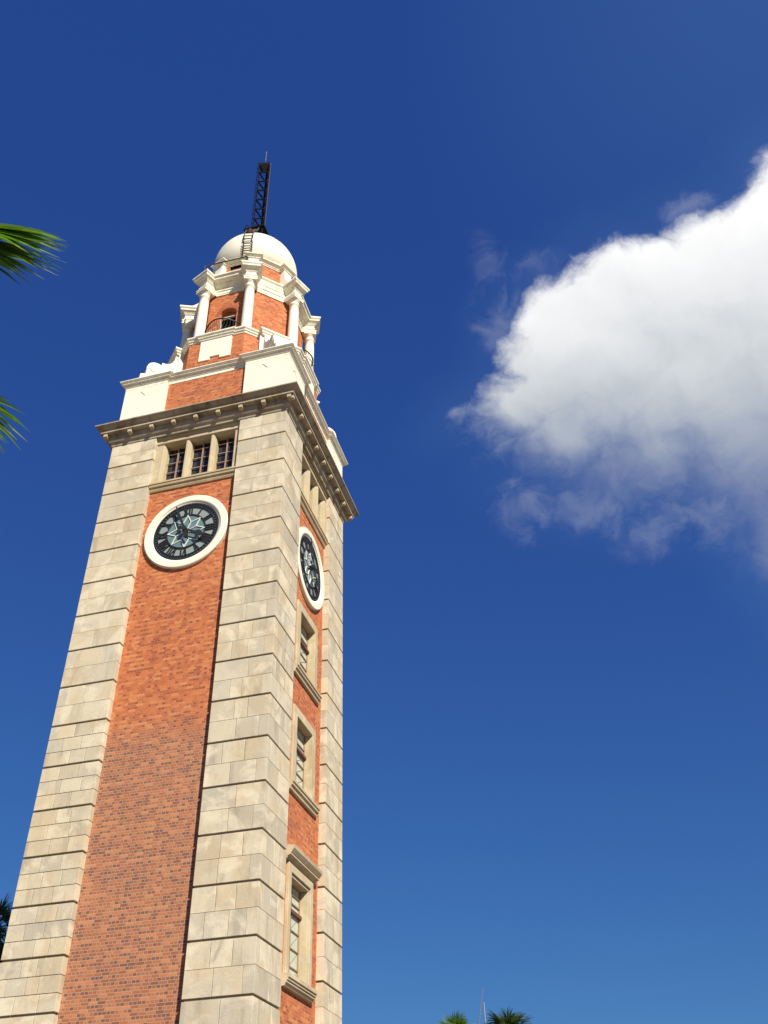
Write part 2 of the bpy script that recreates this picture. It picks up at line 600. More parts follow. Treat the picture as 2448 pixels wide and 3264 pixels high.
def RZ(k_):
    return Matrix.Rotation(k_ * PI / 2, 4, 'Z')


# ------------------------------------------------------------------ ground
gm = MB()
S = 3000
gm.poly([(-S, -S, 0), (S, -S, 0), (S, S, 0), (-S, S, 0)])
go = gm.build("ground", M['ground'])
go['kind'] = 'structure'

# ------------------------------------------------------------------ the tower
T = thing("clock_tower", "tall red brick clock tower with pale stone corner piers and white domed top", "clock tower")
H = 1.48866
Z0 = 27.990
A = 4.0            # pier face
PI_ = 1.92         # pier inner arris
BR = 3.75          # brick plane
GV = 0.07         # groove height


def pier(sx, sy, seed):
    """square corner pier, band by band, every ashlar stone a block of its own; local: outer corner at (4,-4)"""
    rd = random.Random(seed)
    mb = MB()
    core = MB()
    JT = 0.011
    DP = 0.34

    def stones(z0, z1, nst, odd, JT=JT):
        # face A (y = -4) stones between x = PI_ and A ; face B (x = 4) between y = -A and -PI_
        def cuts(a, b, n):
            L = b - a
            c = [a]
            for i in range(1, n):
                c.append(a + L * (i + rd.uniform(-.22, .22)) / n)
            c.append(b)
            return c
        fa_end = A if odd else A - DP
        fb_sta = -A + DP if odd else -A
        if not odd and False:
            pass
        ca = cuts(PI_, fa_end, nst)
        cb = cuts(fb_sta, -PI_, nst)
        for i in range(len(ca) - 1):
            a, b = ca[i] + (JT / 2 if i else 0), ca[i + 1] - (JT / 2 if (i < len(ca) - 2 or not odd) else 0)
            mb.box(a, b, -A, -A + DP, z0, z1, rd.random())
        for i in range(len(cb) - 1):
            a, b = cb[i] + (JT / 2 if (i or odd) else 0), cb[i + 1] - (JT / 2 if i < len(cb) - 2 else 0)
            mb.box(A - DP, A, a, b, z0, z1, rd.random())
    zt = 29.2
    for i in range(0, 20):
        hi = zt if i == 0 else Z0 - (i - 1) * H - GV
        lo_ = Z0 - i * H
        if lo_ < 1.0:
            break
        many = 3 if (sx < 0 and sy < 0 and i >= 9) else 2
        zz = [lo_ + (hi - lo_) * j / many for j in range(many + 1)]
        for j in range(many):
            n = (3 if many == 3 else (2 if i < 7 else 2 + rd.choice((0, 0, 1))))
            if i < 5:
                n = rd.choice((1, 2, 2))
            jh = 0.008 if many == 3 else (0.002 if i < 8 else 0.004)
            stones(zz[j] + (jh if j else 0), zz[j + 1] - (jh if j < many - 1 else 0), n, (j + i * many) % 2, 0.02 if many == 3 else (0.016 if i >= 9 else JT))
    # plinth courses
    mb.box(PI_ - .1, A + .12, -A - .12, -PI_ + .1, 0, 1.0, .4)
    # splay strip above plinth
    core.box(PI_ + .06, A - .05, -A + .05, -PI_ - .06, 0.9, zt)
    ang = {(1, -1): 0, (1, 1): 1, (-1, 1): 2, (-1, -1): 3}[(sx, sy)]
    pr_ = mb.build("corner_pier", M['stone'], T, RZ(ang), bevel=0.006)
    co = core.build("pier_joint", M['joint'], pr_, RZ(ang))
    return pr_


# note: the pier on the far side of the wide face shows its A-type face to the front after rotation
for sx, sy, sd in ((1, -1, 11), (1, 1, 23), (-1, 1, 31), (-1, -1, 47)):
    pier(sx, sy, sd)


def wall_holes(mb, u0, u1, z0, z1, plane, holes, depth=0.25):
    """front wall in local face frame (u=+x, outward=-y) with rectangular holes and brick reveals"""
    us = sorted({u0, u1, *[h[0] for h in holes], *[h[1] for h in holes]})
    zs = sorted({z0, z1, *[h[2] for h in holes], *[h[3] for h in holes]})
    for i in range(len(us) - 1):
        for j in range(len(zs) - 1):
            cu, cz = (us[i] + us[i + 1]) / 2, (zs[j] + zs[j + 1]) / 2
            if any(h[0] < cu < h[1] and h[2] < cz < h[3] for h in holes):
                continue
            mb.poly([(us[i], -plane, zs[j]), (us[i + 1], -plane, zs[j]), (us[i + 1], -plane, zs[j + 1]), (us[i], -plane, zs[j + 1])])
    y0, y1 = -plane, -plane + depth
    for a, b, c, d in holes:
        mb.poly([(a, y0, c), (a, y0, d), (a, y1, d), (a, y1, c)])
        mb.poly([(b, y0, d), (b, y0, c), (b, y1, c), (b, y1, d)])
        mb.poly([(a, y0, d), (b, y0, d), (b, y1, d), (a, y1, d)])
        mb.poly([(b, y0, c), (a, y0, c), (a, y1, c), (b, y1, c)])


# windows of the side face: (z0, z1) openings
SIDEW = [(18.62, 21.20, 'plain'), (14.18, 16.73, 'plain'), (8.16, 11.13, 'hood'), (3.6, 6.4, 'plain')]
WH = 0.84
PU = PI_ + 0.10
for kf in range(4):
    mb = MB()
    holes = [(-WH - .02, WH + .02, a - .02, b + .02) for a, b, _ in SIDEW] if kf in (1, 3) else []
    wall_holes(mb, -PU, PU, 0, 26.45, BR, holes, 0.2)
    if kf == 0:
        wall_front = mb.build("brick_panel", M['brick'], T, None, uv=True)
    else:
        mb.build("brick_panel", M['brick'], T, RZ(kf), uv=True)
# dark backing so nothing shows through
bk = MB()
bk.box(-3.15, 3.15, -3.15, 3.15, 0.1, 30.0)
bk.build("inner_core", M['dark'], T)


# ---- side windows
def side_window(z0, z1, kind):
    fm = MB()
    yf, yg = -BR - 0.07, -3.50
    fwid = 0.36
    u = WH
    if kind == 'plain':
        fm.box(-u - fwid, -u, yf, -3.3, z0, z1 + .34)
        fm.box(u, u + fwid, yf, -3.3, z0, z1 + .34)
        fm.box(-u, u, yf, -3.3, z1, z1 + .34)
    else:
        fm.box(-u - fwid, -u - .1, yf - .03, -3.3, z0, z1 + .36)
        fm.box(u + .1, u + fwid, yf - .03, -3.3, z0, z1 + .36)
        fm.box(-u - .1, u + .1, yf - .03, -3.3, z1 + .10, z1 + .36)
        fm.box(-u - .1, -u, yf + .03, -3.3, z0, z1)
        fm.box(u, u + .1, yf + .03, -3.3, z0, z1)
        fm.box(-u - .1, u + .1, yf + .03, -3.3, z1, z1 + .098)
    fr = fm.build("window_frame", M['trim'], T, None, bevel=0.012)
    sm = MB()
    e = 1.40 if kind == 'plain' else 1.32
    prof = [(-BR - .02, z0 - .34), (-BR - .10, z0 - .33), (-BR - .13, z0 - .22), (-BR - .18, z0 - .20), (-BR - .18, z0 - .12), (-BR - .22, z0 - .10), (-BR - .22, z0 - .02), (-3.42, z0 + .03)]
    if kind == 'hood':
        prof = [(-BR - .02, z0 - .30), (-BR - .12, z0 - .29), (-BR - .15, z0 - .22), (-BR - .19, z0 - .21), (-BR - .19, z0 - .15), (-BR - .23, z0 - .14), (-BR - .23, z0 - .08), (-BR - .27, z0 - .07), (-BR - .27, z0 + .04), (-3.42, z0 + .08)]
    prof = prof + [(-3.42, z0 - .34)]
    i = len(prof)
    sm.prism(prof[::-1], lambda p: (-e, p[0], p[1]), lambda p: (e, p[0], p[1]))
    sm.build("sill", M['trim'], fr)
    if kind == 'hood':
        hm = MB()
        zt = z1 + .42
        prof = [(-BR + .1, zt), (-BR - .09, zt), (-BR - .11, zt + .06), (-BR - .22, zt + .10), (-BR - .22, zt + .15), (-BR - .24, zt + .16), (-BR - .33, zt + .28), (-BR - .35, zt + .37), (-BR + .1, zt + .44)]
        hm.prism(prof[::-1], lambda p: (-1.44, p[0], p[1]), lambda p: (1.44, p[0], p[1]))
        hm.build("hood_moulding", M['trim'], fr)
    gl = MB()
    gl.box(-u, u, yg + .02, yg + .05, z0 + .03, z1)
    gl.build("leaded_pane", M['paleglass'], fr)
    b = MB()
    zt = z0 + (z1 - z0) * (0.66 if kind == 'plain' else 0.72)
    for uu in (-u + .03, 0, u - .03):
        b.box(uu - .022, uu + .022, yg - .02, yg + .02, z0, z1)
    n = 4
    for j in range(1, n):
        zz = z0 + (zt - z0) * j / n
        b.box(-u, u, yg - .02, yg + .02, zz - .016, zz + .016)
    for j in range(1, 4):
        zz = zt + (z1 - zt) * j / 3
        b.box(-u, u, yg - .02, yg + .02, zz - .02, zz + .02)
    # leading lattice
    nd = 9
    st = (zt - z0) / 4
    for half in (-1, 1):
        a, c = (-u, 0) if half < 0 else (0, u)
        for j in range(4):
            za, zb = z0 + st * j, z0 + st * (j + 1)
            b.bar((a, yg + .012, za), (c, yg + .012, zb), .012, .012, (0, 1, 0))
    b.build("glazing_bar", M['bar'], fr)
    tm = MB()
    tm.box(-u, u, yg - .09, yg + .03, zt - .05, zt + .05)
    tm.build("transom", M['redbar'], fr)
    return fr


for a, b, kd in SIDEW:
    fr = side_window(a, b, kd)
    fr.rotation_euler = (0, 0, PI / 2)
    dup(fr, T, PI)

# ---- triple window under the cornice (faces A and B)
OPEN = [(-1.52, -0.62), (-0.36, 0.54), (0.77, 1.60)]
OPEN = [(-1.50, -0.60), (-0.36, 0.54), (0.77, 1.62)]
ZS, ZL = 26.62, 28.80


def triple(kf):
    fm = MB()
    yj = -3.86
    edges = [-PU, *[v for o in OPEN for v in o], PU]
    for i in range(0, len(edges), 2):
        a, b = edges[i], edges[i + 1]
        c = 0.07
        # chamfered mullion in plan
        pl = [(a, -3.2), (a, yj + .22), (a + c, yj), (b - c, yj), (b, yj + .22), (b, -3.2)]
        if i == 0:
            pl = [(a, -3.2), (a, yj), (b - c, yj), (b, yj + .22), (b, -3.2)]
        if i == len(edges) - 2:
            pl = [(a, -3.2), (a, yj + .22), (a + c, yj), (b, yj), (b, -3.2)]
        fm.prism(pl, lambda p: (p[0], p[1], ZS - .05), lambda p: (p[0], p[1], ZL))
    # lintel with a splayed underside
    pl = [(-3.2, ZL + .02), (yj + .2, ZL + .02), (yj, ZL + .10), (yj, ZL + .36), (yj - .05, ZL + .40), (-3.95, 29.2), (-3.2, 29.2)]
    fm.prism(pl[::-1], lambda p: (-PU, p[0], p[1]), lambda p: (PU, p[0], p[1]))
    fr = fm.build("triple_window", M['trim'], T, None, bevel=0.01)
    sm = MB()
    prof = [(-BR + .1, ZS - .38), (-BR - .06, ZS - .38), (-BR - .10, ZS - .30), (-BR - .10, ZS - .24), (-BR - .17, ZS - .20), (-BR - .19, ZS - .10), (-BR - .22, ZS - .08), (-BR - .22, ZS), (-3.3, ZS + .05), (-3.3, ZS - .38)]
    sm.prism(prof[::-1], lambda p: (-1.915, p[0], p[1]), lambda p: (1.915, p[0], p[1]))
    sm.build("sill", M['trim'], fr)
    for a, b in OPEN:
        gl = MB()
        gl.box(a - .03, b + .03, -3.40, -3.37, ZS, ZL + .3)
        gl.build("window_pane", M['glass'], fr)
        br = MB()
        mid = (a + b) / 2
        br.box(mid - .028, mid + .028, -3.50, -3.44, ZS, ZL)
        for j in range(1, 5):
            zz = ZS + (ZL - ZS) * (j - .35) / 4.2
            br.box(a, b, -3.485, -3.455, zz - .018, zz + .018)
        br.build("glazing_bar", M['bar'], fr)
    return fr


tw = triple(0)
dup(tw, T, PI / 2)


# ---- clock
def ring_mb(mb, prof, zc, n=64):
    """prof: list of (radius, y) ; ring around the axis -y"""
    rr = []
    for r, y in prof:
        rr.append([(r * math.sin(2 * PI * i / n), y, zc + r * math.cos(2 * PI * i / n)) for i in range(n)])
    mb.rings(rr, smooth=False)


ZC = 23.825


def cdir(a):
    return Vector((math.sin(a), 0, math.cos(a)))


def clock():
    rim = MB()
    ring_mb(rim, [(1.36, -3.74), (1.36, -3.805), (1.43, -3.845), (1.455, -3.845), (1.46, -3.87), (1.50, -3.89), (1.72, -3.89), (1.755, -3.865), (1.755, -3.74)], ZC - .015)
    ck = rim.build("clock", M['white'], T)
    d = MB()
    n = 64
    yd = -3.775
    i0 = len(d.v)
    d.poly([(1.37 * math.sin(2 * PI * i / n), yd, ZC + 1.37 * math.cos(2 * PI * i / n)) for i in range(n)][::-1])
    d.build("dial", M['dial'], ck)
    d = MB()
    d.poly([(.79 * math.sin(2 * PI * i / n), yd - .012, ZC + .79 * math.cos(2 * PI * i / n)) for i in range(n)][::-1])
    d.build("centre_disc", M['disc'], ck)
    st = MB()
    C = Vector((0, yd - .03, ZC))
    for i in range(8):
        a = i * PI / 4
        tip = C + cdir(a) * .77
        for s in (-1, 1):
            v = C + cdir(a + s * PI / 8) * .44
            st.bar(v, tip, .028, .03, (0, 1, 0))
        st.bar(C + cdir(a + PI / 8) * .08, C + cdir(a + PI / 8) * .44, .022, .03, (0, 1, 0))
        st.box(tip.x - .022, tip.x + .022, yd - .05, yd - .02, tip.z - .022, tip.z + .022)
    st.build("star_tracery", M['star'], ck)
    # numerals and minute track
    nm = MB()
    y0, y1 = yd - .05, yd - .012

    def flat_ring(r1, r2):
        ring_mb(nm, [(r1, y1), (r1, y0), (r2, y0), (r2, y1)], ZC)
    flat_ring(.785, .825)
    flat_ring(1.185, 1.215)
    flat_ring(1.305, 1.372)
    for i in range(60):
        a = 2 * PI * (i + .5) / 60
        w = .036
        nm.bar(C + cdir(a) * 1.20, C + cdir(a) * 1.32, w, .035, (0, 1, 0))
    ROM = ['XII', 'I', 'II', 'III', 'IIII', 'V', 'VI', 'VII', 'VIII', 'IX', 'X', 'XI']
    for h_, txt in enumerate(ROM):
        a = 2 * PI * h_ / 12
        rad, tan = cdir(a), cdir(a + PI / 2)
        wd = {'I': .105, 'V': .19, 'X': .20}
        tot = sum(wd[c] for c in txt)
        x = -tot / 2
        lo_, hi_ = .82, 1.19
        for c in txt:
            cx = x + wd[c] / 2
            def pt(u, r):
                return C + rad * r + tan * u
            if c == 'I':
                nm.bar(pt(cx, lo_), pt(cx, hi_), .045, .036, (0, 1, 0))
            elif c == 'V':
                nm.bar(pt(cx - .075, hi_), pt(cx, lo_), .055, .036, (0, 1, 0))
                nm.bar(pt(cx + .075, hi_), pt(cx, lo_), .026, .036, (0, 1, 0))
            else:
                nm.bar(pt(cx - .085, hi_), pt(cx + .085, lo_), .055, .036, (0, 1, 0))
                nm.bar(pt(cx + .085, hi_), pt(cx - .085, lo_), .026, .036, (0, 1, 0))
            x += wd[c]
    nm.build("numerals", M['clock'], ck)
    # hands: 3:56

    def hand(name, ang, outline, y, th=.03):
        mb = MB()
        rad, tan = cdir(ang), cdir(ang + PI / 2)
        base = Vector((0, y, ZC))
        full = outline + [(-u, r) for u, r in outline[::-1] if abs(u) > 1e-6]
        mb.prism(full, lambda p: base + tan * p[0] + rad * p[1], lambda p: base + tan * p[0] + rad * p[1] + Vector((0, -th, 0)))
        return mb
    h1 = hand("hour_hand", 2 * PI * (3 + 56 / 60) / 12, [(.05, -.32), (.10, -.26), (.05, -.18), (.05, 0), (.045, .50), (.12, .60), (.15, .70), (.09, .80), (.0, 1.0)], yd - .16)
    h1.build("hour_hand", M['clock'], ck)
    h2 = hand("minute_hand", 2 * PI * 56.4 / 60, [(.06, -.42), (.09, -.36), (.05, -.28), (.05, 0), (.04, .9), (.02, 1.27), (.0, 1.30)], yd - .21)
    nn = 16
    for rr_, ya, yb in ((.11, yd - .02, yd - .27),):
        h2.prism([(rr_ * math.cos(2 * PI * i / nn), rr_ * math.sin(2 * PI * i / nn)) for i in range(nn)], lambda p: (p[0], ya, ZC + p[1]), lambda p: (p[0], yb, ZC + p[1]))
    h2.build("minute_hand", M['clock'], ck)
    return ck


ck = clock()
dup(ck, T, PI / 2)


# ---- main cornice
def sqring(a, z):
    return [(a, -a, z), (a, a, z), (-a, a, z), (-a, -a, z)]


cm = MB()
CP = [(3.2, 29.2), (4.03, 29.2), (4.045, 29.26), (4.02, 29.30), (4.05, 29.34), (4.13, 29.38), (4.17, 29.44), (4.16, 29.47), (4.17, 29.72),
      (4.435, 29.72), (4.435, 29.79), (4.39, 29.80), (4.40, 29.86), (4.50, 29.92), (4.58, 29.99), (4.60, 30.02), (4.65, 30.03), (4.65, 30.085), (3.6, 30.28)]
cm.rings([sqring(a, z) for a, z in CP], cap1=True)
cm.build("main_cornice", M['cornice'], T, bevel=0.0)
j0 = None
for kf in range(4):
    for u in (3.31, 2.19, 1.07, .05, -.98, -2.08, -3.26):
        if j0 is None:
            jm = MB()
            jm.hexa([(-.012, -4.39, 29.80), (.012, -4.39, 29.80), (.012, -4.394, 29.797), (-.012, -4.394, 29.797),
                     (-.012, -4.655, 30.03), (.012, -4.655, 30.03), (.012, -4.66, 30.027), (-.012, -4.66, 30.027)])
            o = j0 = jm.build("cornice_joint", M['joint'], T)
        else:
            o = j0.copy()
            COL.objects.link(o)
            o.parent = T
        o.location = RZ(kf) @ Vector((u, 0, 0))
        o.rotation_euler = (0, 0, kf * PI / 2)
mm = MB()
mm.hexa([(-.09, -4.39, 29.54), (.09, -4.39, 29.54), (.09, -4.16, 29.50), (-.09, -4.16, 29.50), (-.09, -4.40, 29.718), (.09, -4.40, 29.718), (.09, -4.16, 29.718), (-.09, -4.16, 29.718)])
first = mm.build("modillion", M['trim'], T, bevel=0.01)
for kf in range(4):
    for i in range(9):
        u = -4.1 + 1.025 * i
        if i in (0, 8):
            u = u * (4.22 / 4.1)
        o = first if (kf == 0 and i == 0) else first.copy()
        if o is not first:
            COL.objects.link(o)
            o.parent = T
        v = RZ(kf) @ Vector((u, 0, 0))
        o.location = v
        o.rotation_euler = (0, 0, kf * PI / 2)

# ---- stage above the cornice: white corner blocks, brick between
ZB0, ZB1 = 30.15, 33.19
for kf in range(4):
    t = MB()
    wall_holes(t, -2.0, 2.0, 30.0, 32.9, 3.80, [])
    t.build("brick_band", M['brick'], T, RZ(kf), uv=True)


def block_face(mb, flip, ua, ub):
    """block side seen in face frame with a sunk lozenge"""
    y = -3.97
    z0, z1 = 30.42, 32.86
    cu = 2.73 if not flip else -3.17
    cz, du, dz_ = 32.18, .25, .31
    D = [(cu, y, cz - dz_), (cu + du, y, cz), (cu, y, cz + dz_), (cu - du, y, cz)]
    Rr = [(ua, y, z0), (ub, y, z0), (ub, y, z1), (ua, y, z1)]
    mb.poly([Rr[0], Rr[1], D[0]])
    mb.poly([Rr[1], D[1], D[0]])
    mb.poly([Rr[1], Rr[2], D[1]])
    mb.poly([Rr[2], D[2], D[1]])
    mb.poly([Rr[2], Rr[3], D[2]])
    mb.poly([Rr[3], D[3], D[2]])
    mb.poly([Rr[3], Rr[0], D[3]])
    mb.poly([Rr[0], D[0], D[3]])
    Di = [(p[0], y + .022, p[2]) for p in D]
    mb.poly(Di)
    for i in range(4):
        mb.poly([D[i], D[(i + 1) % 4], Di[(i + 1) % 4], Di[i]])


for kf in range(4):
    b = MB()
    block_face(b, False, 1.90, 3.97)
    t = MB()
    block_face(t, True, -3.97, -1.90)
    i = len(b.v)
    b.v += [tuple(RZ(1) @ Vector(p)) for p in t.v]
    for f_ in t.f:
        b.face([i + q for q in f_])
    # returns, top and plinth
    b.poly([(1.90, -3.97, 30.42), (1.90, -3.97, 32.86), (1.90, -3.6, 32.86), (1.90, -3.6, 30.42)])
    b.poly([(3.97, -1.90, 30.42), (3.6, -1.90, 30.42), (3.6, -1.90, 32.86), (3.97, -1.90, 32.86)])
    b.box(1.84, 4.03, -4.03, -1.84, 30.05, 30.42)
    b.build("corner_block", M['white'], T, RZ(kf))


def crenel(a_in, a_out, half, z):
    """square ring at a_in with corner blocks breaking forward to a_out, starting at |u|>half ; ccw"""
    base = [(half, -a_in), (half, -a_out), (a_out, -a_out), (a_out, -half), (a_in, -half)]
    out = []
    for kf in range(4):
        for (x, y) in base:
            v = RZ(kf) @ Vector((x, y, z))
            out.append(tuple(v))
    return out


bc = MB()
BP = [(0, 32.70), (0.0, 32.86), (.03, 32.88), (.035, 32.92), (.06, 32.93), (.09, 32.985), (.15, 33.02), (.155, 33.07), (.19, 33.085), (.20, 33.10), (.235, 33.14), (.235, 33.19)]
bc.rings([crenel(3.815 + o, 3.975 + o, 1.90 - o, z) for o, z in BP] + [crenel(3.0, 3.0, 1.2, 33.24)], cap1=True)
bc.build("block_cornice", M['grime'], T)

# ---- octagon helpers
T8 = math.tan(PI / 8)


def octring(a, z):
    return [(a / math.cos(PI / 8) * math.cos(PI / 8 + i * PI / 4 - PI / 2), a / math.cos(PI / 8) * math.sin(PI / 8 + i * PI / 4 - PI / 2), z) for i in range(8)]


def octblock(yc, yd, rr, hw, z):
    """octagon faces at apothem yc (cardinal) / yd (diagonal), radial blocks at the vertices"""
    out = []
    s, c = math.sin(PI / 8), math.cos(PI / 8)
    for i in range(8):
        th = PI / 8 + i * PI / 4 - PI / 2      # vertex between cardinal face i.. ; first vertex right of front face
        mx = Vector((math.cos(th), math.sin(th)))
        tx = Vector((-mx.y, mx.x))
        a1 = yc if i % 2 == 0 else yd
        a2 = yd if i % 2 == 0 else yc
        s1, s2 = (a1 - hw * s) / c, (a2 - hw * s) / c
        for p in (mx * s1 - tx * hw, mx * rr - tx * hw, mx * rr + tx * hw, mx * s2 + tx * hw):
            out.append((p.x, p.y, z))
    return out


def octbreak(a, wc, bc_, wd, bd, z):
    """octagon with the middle of each face breaking forward"""
    out = []
    for i in range(8):
        ph = i * PI / 4 - PI / 2
        n = Vector((math.cos(ph), math.sin(ph)))
        t = Vector((-n.y, n.x))
        w, b = (wc, bc_) if i % 2 == 0 else (wd, bd)
        for p in (n * a - t * w, n * (a + b) - t * w, n * (a + b) + t * w, n * a + t * w, n * a + t * (a * T8)):
            out.append((p.x, p.y, z))
    return out


# ---- stage 1: brick octagon, white notched panels, scrolls
s1 = MB()
s1.rings([octring(3.40, 33.1), octring(3.40, 35.75)])
s1.build("octagon_base", M['brick'], T, uv=True)
sc = MB()
SP = [(3.3, 0, 0, 35.70), (3.43, 0, 0, 35.70), (3.45, 0, 0, 35.76), (3.47, 0, 0, 35.80), (3.50, 0, 0, 35.81), (3.51, 0, 0, 35.87), (3.56, 0, 0, 35.92), (3.58, 0, 0, 35.95), (3.58, 0, 0, 36.03), (2.2, 0, 0, 36.05)]
rg = []
for a, _, _, z in SP:
    o = a - 3.43
    if a < 3.4:
        rg.append(octbreak(a, .85, .08, .6, .2, z))
    elif z > 36.04:
        rg.append(octbreak(a, .5, 0, .5, 0, z))
    else:
        rg.append(octbreak(a, .85 + o, .07, .62 + o, .30, z))
sc.rings(rg, cap1=True)
sc.build("octagon_cornice", M['grime'], T)
for kf in range(4):
    pm = MB()
    pl = [(-.79, 34.29), (-.24, 34.29), (-.24, 34.48), (.26, 34.48), (.26, 34.29), (.80, 34.29), (.80, 35.70), (-.79, 35.70)]
    pm.prism(pl, lambda p: (p[0], -3.39, p[1]), lambda p: (p[0], -3.46, p[1]))
    pm.build("notched_panel", M['white'], T, RZ(kf))
for kf in range(4):
    rot = Matrix.Rotation(kf * PI / 2 + PI / 4, 4, 'Z')     # local -y becomes the diagonal
    sm = MB()
    prof = [(3.3, 33.15), (5.25, 33.15), (5.22, 33.66), (5.0, 33.76), (4.98, 34.05), (5.0, 34.2), (4.95, 34.42), (4.87, 34.56), (4.75, 34.65), (4.62, 34.70), (4.5, 34.70), (4.33, 34.66),
            (4.32, 34.85), (4.2, 34.855), (4.07, 34.89), (3.95, 34.98), (3.86, 35.1), (3.79, 35.28), (3.75, 35.5), (3.74, 35.70), (3.3, 35.70)]
    sm.prism(prof, lambda p: (-.52, -p[0], p[1]), lambda p: (.52, -p[0], p[1]))
    # side slab on the chamfer
    sm.box(-.70, .70, -3.62, -3.38, 33.2, 35.695)
    # scroll eyes: raised discs on both sides
    for sx in (-1, 1):
        nn = 20
        pts = [(4.66 + .26 * math.cos(2 * PI * i / nn), 34.32 + .26 * math.sin(2 * PI * i / nn)) for i in range(nn)]
        if sx > 0:
            sm.prism(pts, lambda p: (.52, -p[0], p[1]), lambda p: (.56, -p[0], p[1]))
        else:
            sm.prism(pts[::-1], lambda p: (-.52, -p[0], p[1]), lambda p: (-.56, -p[0], p[1]))
    sm.build("scroll_buttress", M['white'], T, rot)

# ---- belfry: brick octagon, doors on the cardinal faces
BA = 2.62
hwf = BA * T8
be = MB()
for i in range(8):
    t = MB()
    if i % 2 == 0:
        # arched doorway
        r, zs, zb, zt = .46, 38.50, 36.0, 40.25
        n = 14
        arc = [(r * math.cos(PI * j / n), zs + r * math.sin(PI * j / n)) for j in range(n + 1)]   # right to left
        y = -BA
        t.poly([(-hwf, y, zb), (-r, y, zb), (-r, y, zs), (-hwf, y, zs)])
        t.poly([(r, y, zb), (hwf, y, zb), (hwf, y, zs), (r, y, zs)])
        for j in range(n):
            a, b = arc[j], arc[j + 1]
            xa = hwf if j == 0 else a[0]
            ta = (hwf, zs) if j == 0 else None
            t.poly([(a[0], y, a[1]), (a[0], y, zt) if j else (a[0], y, zt), (b[0], y, zt), (b[0], y, b[1])][::-1])
            t.poly([(a[0], y, a[1]), (b[0], y, b[1]), (b[0], y + .34, b[1]), (a[0], y + .34, a[1])])
        t.poly([(r, y, zs), (hwf, y, zs), (hwf, y, zt), (r, y, zt)])
        t.poly([(-hwf, y, zs), (-r, y, zs), (-r, y, zt), (-hwf, y, zt)])
        t.poly([(-r, y, zb), (-r, y + .34, zb), (-r, y + .34, zs), (-r, y, zs)])
        t.poly([(r, y + .34, zb), (r, y, zb), (r, y, zs), (r, y + .34, zs)])
        # tympanum above the door frame
        t.poly([(p[0], y + .30, p[1]) for p in arc][::1] + [])
    else:
        wall_holes(t, -hwf, hwf, 36.0, 40.25, BA, [])
    k0 = len(be.v)
    rot = Matrix.Rotation(i * PI / 4, 4, 'Z')
    be.v += [tuple(rot @ Vector(p)) for p in t.v]
    for f_ in t.f:
        be.face([k0 + q for q in f_])
be.build("belfry_wall", M['brick'], T, uv=True)
vm = MB()
nv = 13
for j in range(nv):
    a0, a1 = PI * j / nv + .02, PI * (j + 1) / nv - .02
    pl = [(.47 * math.cos(a0), 38.5 + .47 * math.sin(a0)), (.68 * math.cos(a0), 38.5 + .68 * math.sin(a0)), (.68 * math.cos(a1), 38.5 + .68 * math.sin(a1)), (.47 * math.cos(a1), 38.5 + .47 * math.sin(a1))]
    vm.prism(pl, lambda p: (p[0], -BA + .05, p[1]), lambda p: (p[0], -BA - .012, p[1]), rnd.random())
M['vous'] = simple("arch_brick", (.36, .11, .055), 0.85, 0, .2, .3, 8)
M['frame'] = simple("grey_door_frame", (.42, .40, .35), 0.6)
va = vm.build("brick_arch", M['vous'], T)
dm = MB()
dm.box(-.46, -.40, -BA + .14, -BA + .22, 36.0, 38.5)
dm.box(.40, .46, -BA + .14, -BA + .22, 36.0, 38.5)
dm.box(-.40, .40, -BA + .14, -BA + .22, 38.44, 38.5)
da = dm.build("door_frame", M['frame'], T)
dk = MB()
dk.box(-.46, .46, -BA + .5, -BA + .55, 36.0, 38.5)  # near-black sheet: the unlit interior behind the doorway, painted as colour
dk.build("dark_doorway_backing", M['dark'], da)
for kf in range(1, 4):
    dup(va, T, kf * PI / 2)
    dup(da, T, kf * PI / 2)

# columns
cmb = MB()
cmb.box(-.30, .30, -.30, .30, 36.04, 36.22)
cmb.lathe([(.29, 36.22), (.30, 36.28), (.28, 36.33), (.262, 36.36), (.262, 36.6), (.258, 38.0), (.245, 39.2), (.232, 39.66), (.262, 39.68), (.265, 39.72), (.232, 39.745), (.228, 39.90), (.25, 39.93), (.30, 39.99), (.31, 40.02), (.31, 40.04)], 24)
cmb.box(-.33, .33, -.33, .33, 40.04, 40.115)
c0 = None
for i in range(8):
    th = PI / 8 + i * PI / 4 - PI / 2
    if c0 is None:
        c0 = cmb.build("column", M['white'], T)
        o = c0
    else:
        o = c0.copy()
        COL.objects.link(o)
        o.parent = T
    o.location = (3.217 * math.cos(th), 3.217 * math.sin(th), 0)
    o.rotation_euler = (0, 0, th)

# entablature
en = MB()
EN = [(2.55, 2.55, 2.8, .30, 40.11), (2.67, 2.67, 3.52, .345, 40.11), (2.67, 2.67, 3.52, .345, 40.20), (2.69, 2.69, 3.54, .36, 40.21), (2.69, 2.69, 3.54, .36, 40.30),
      (2.66, 2.66, 3.43, .25, 40.31), (2.66, 2.66, 3.43, .25, 40.43), (2.71, 2.70, 3.47, .29, 40.45), (2.71, 2.70, 3.47, .29, 40.52), (2.67, 2.66, 3.43, .25, 40.54),
      (2.67, 2.66, 3.43, .25, 40.74), (2.72, 2.69, 3.46, .28, 40.76), (2.82, 2.71, 3.50, .33, 40.84), (2.84, 2.72, 3.53, .36, 40.88), (2.86, 2.73, 3.60, .39, 40.92), (3.08, 2.76, 3.68, .46, 40.97),
      (3.10, 2.78, 3.70, .48, 41.06), (3.185, 2.85, 3.75, .54, 41.14), (3.185, 2.85, 3.75, .54, 41.24), (2.3, 2.3, 2.9, .35, 41.30)]
en.rings([octblock(*e) for e in EN], cap1=True)
en.build("entablature", M['grime'], T)

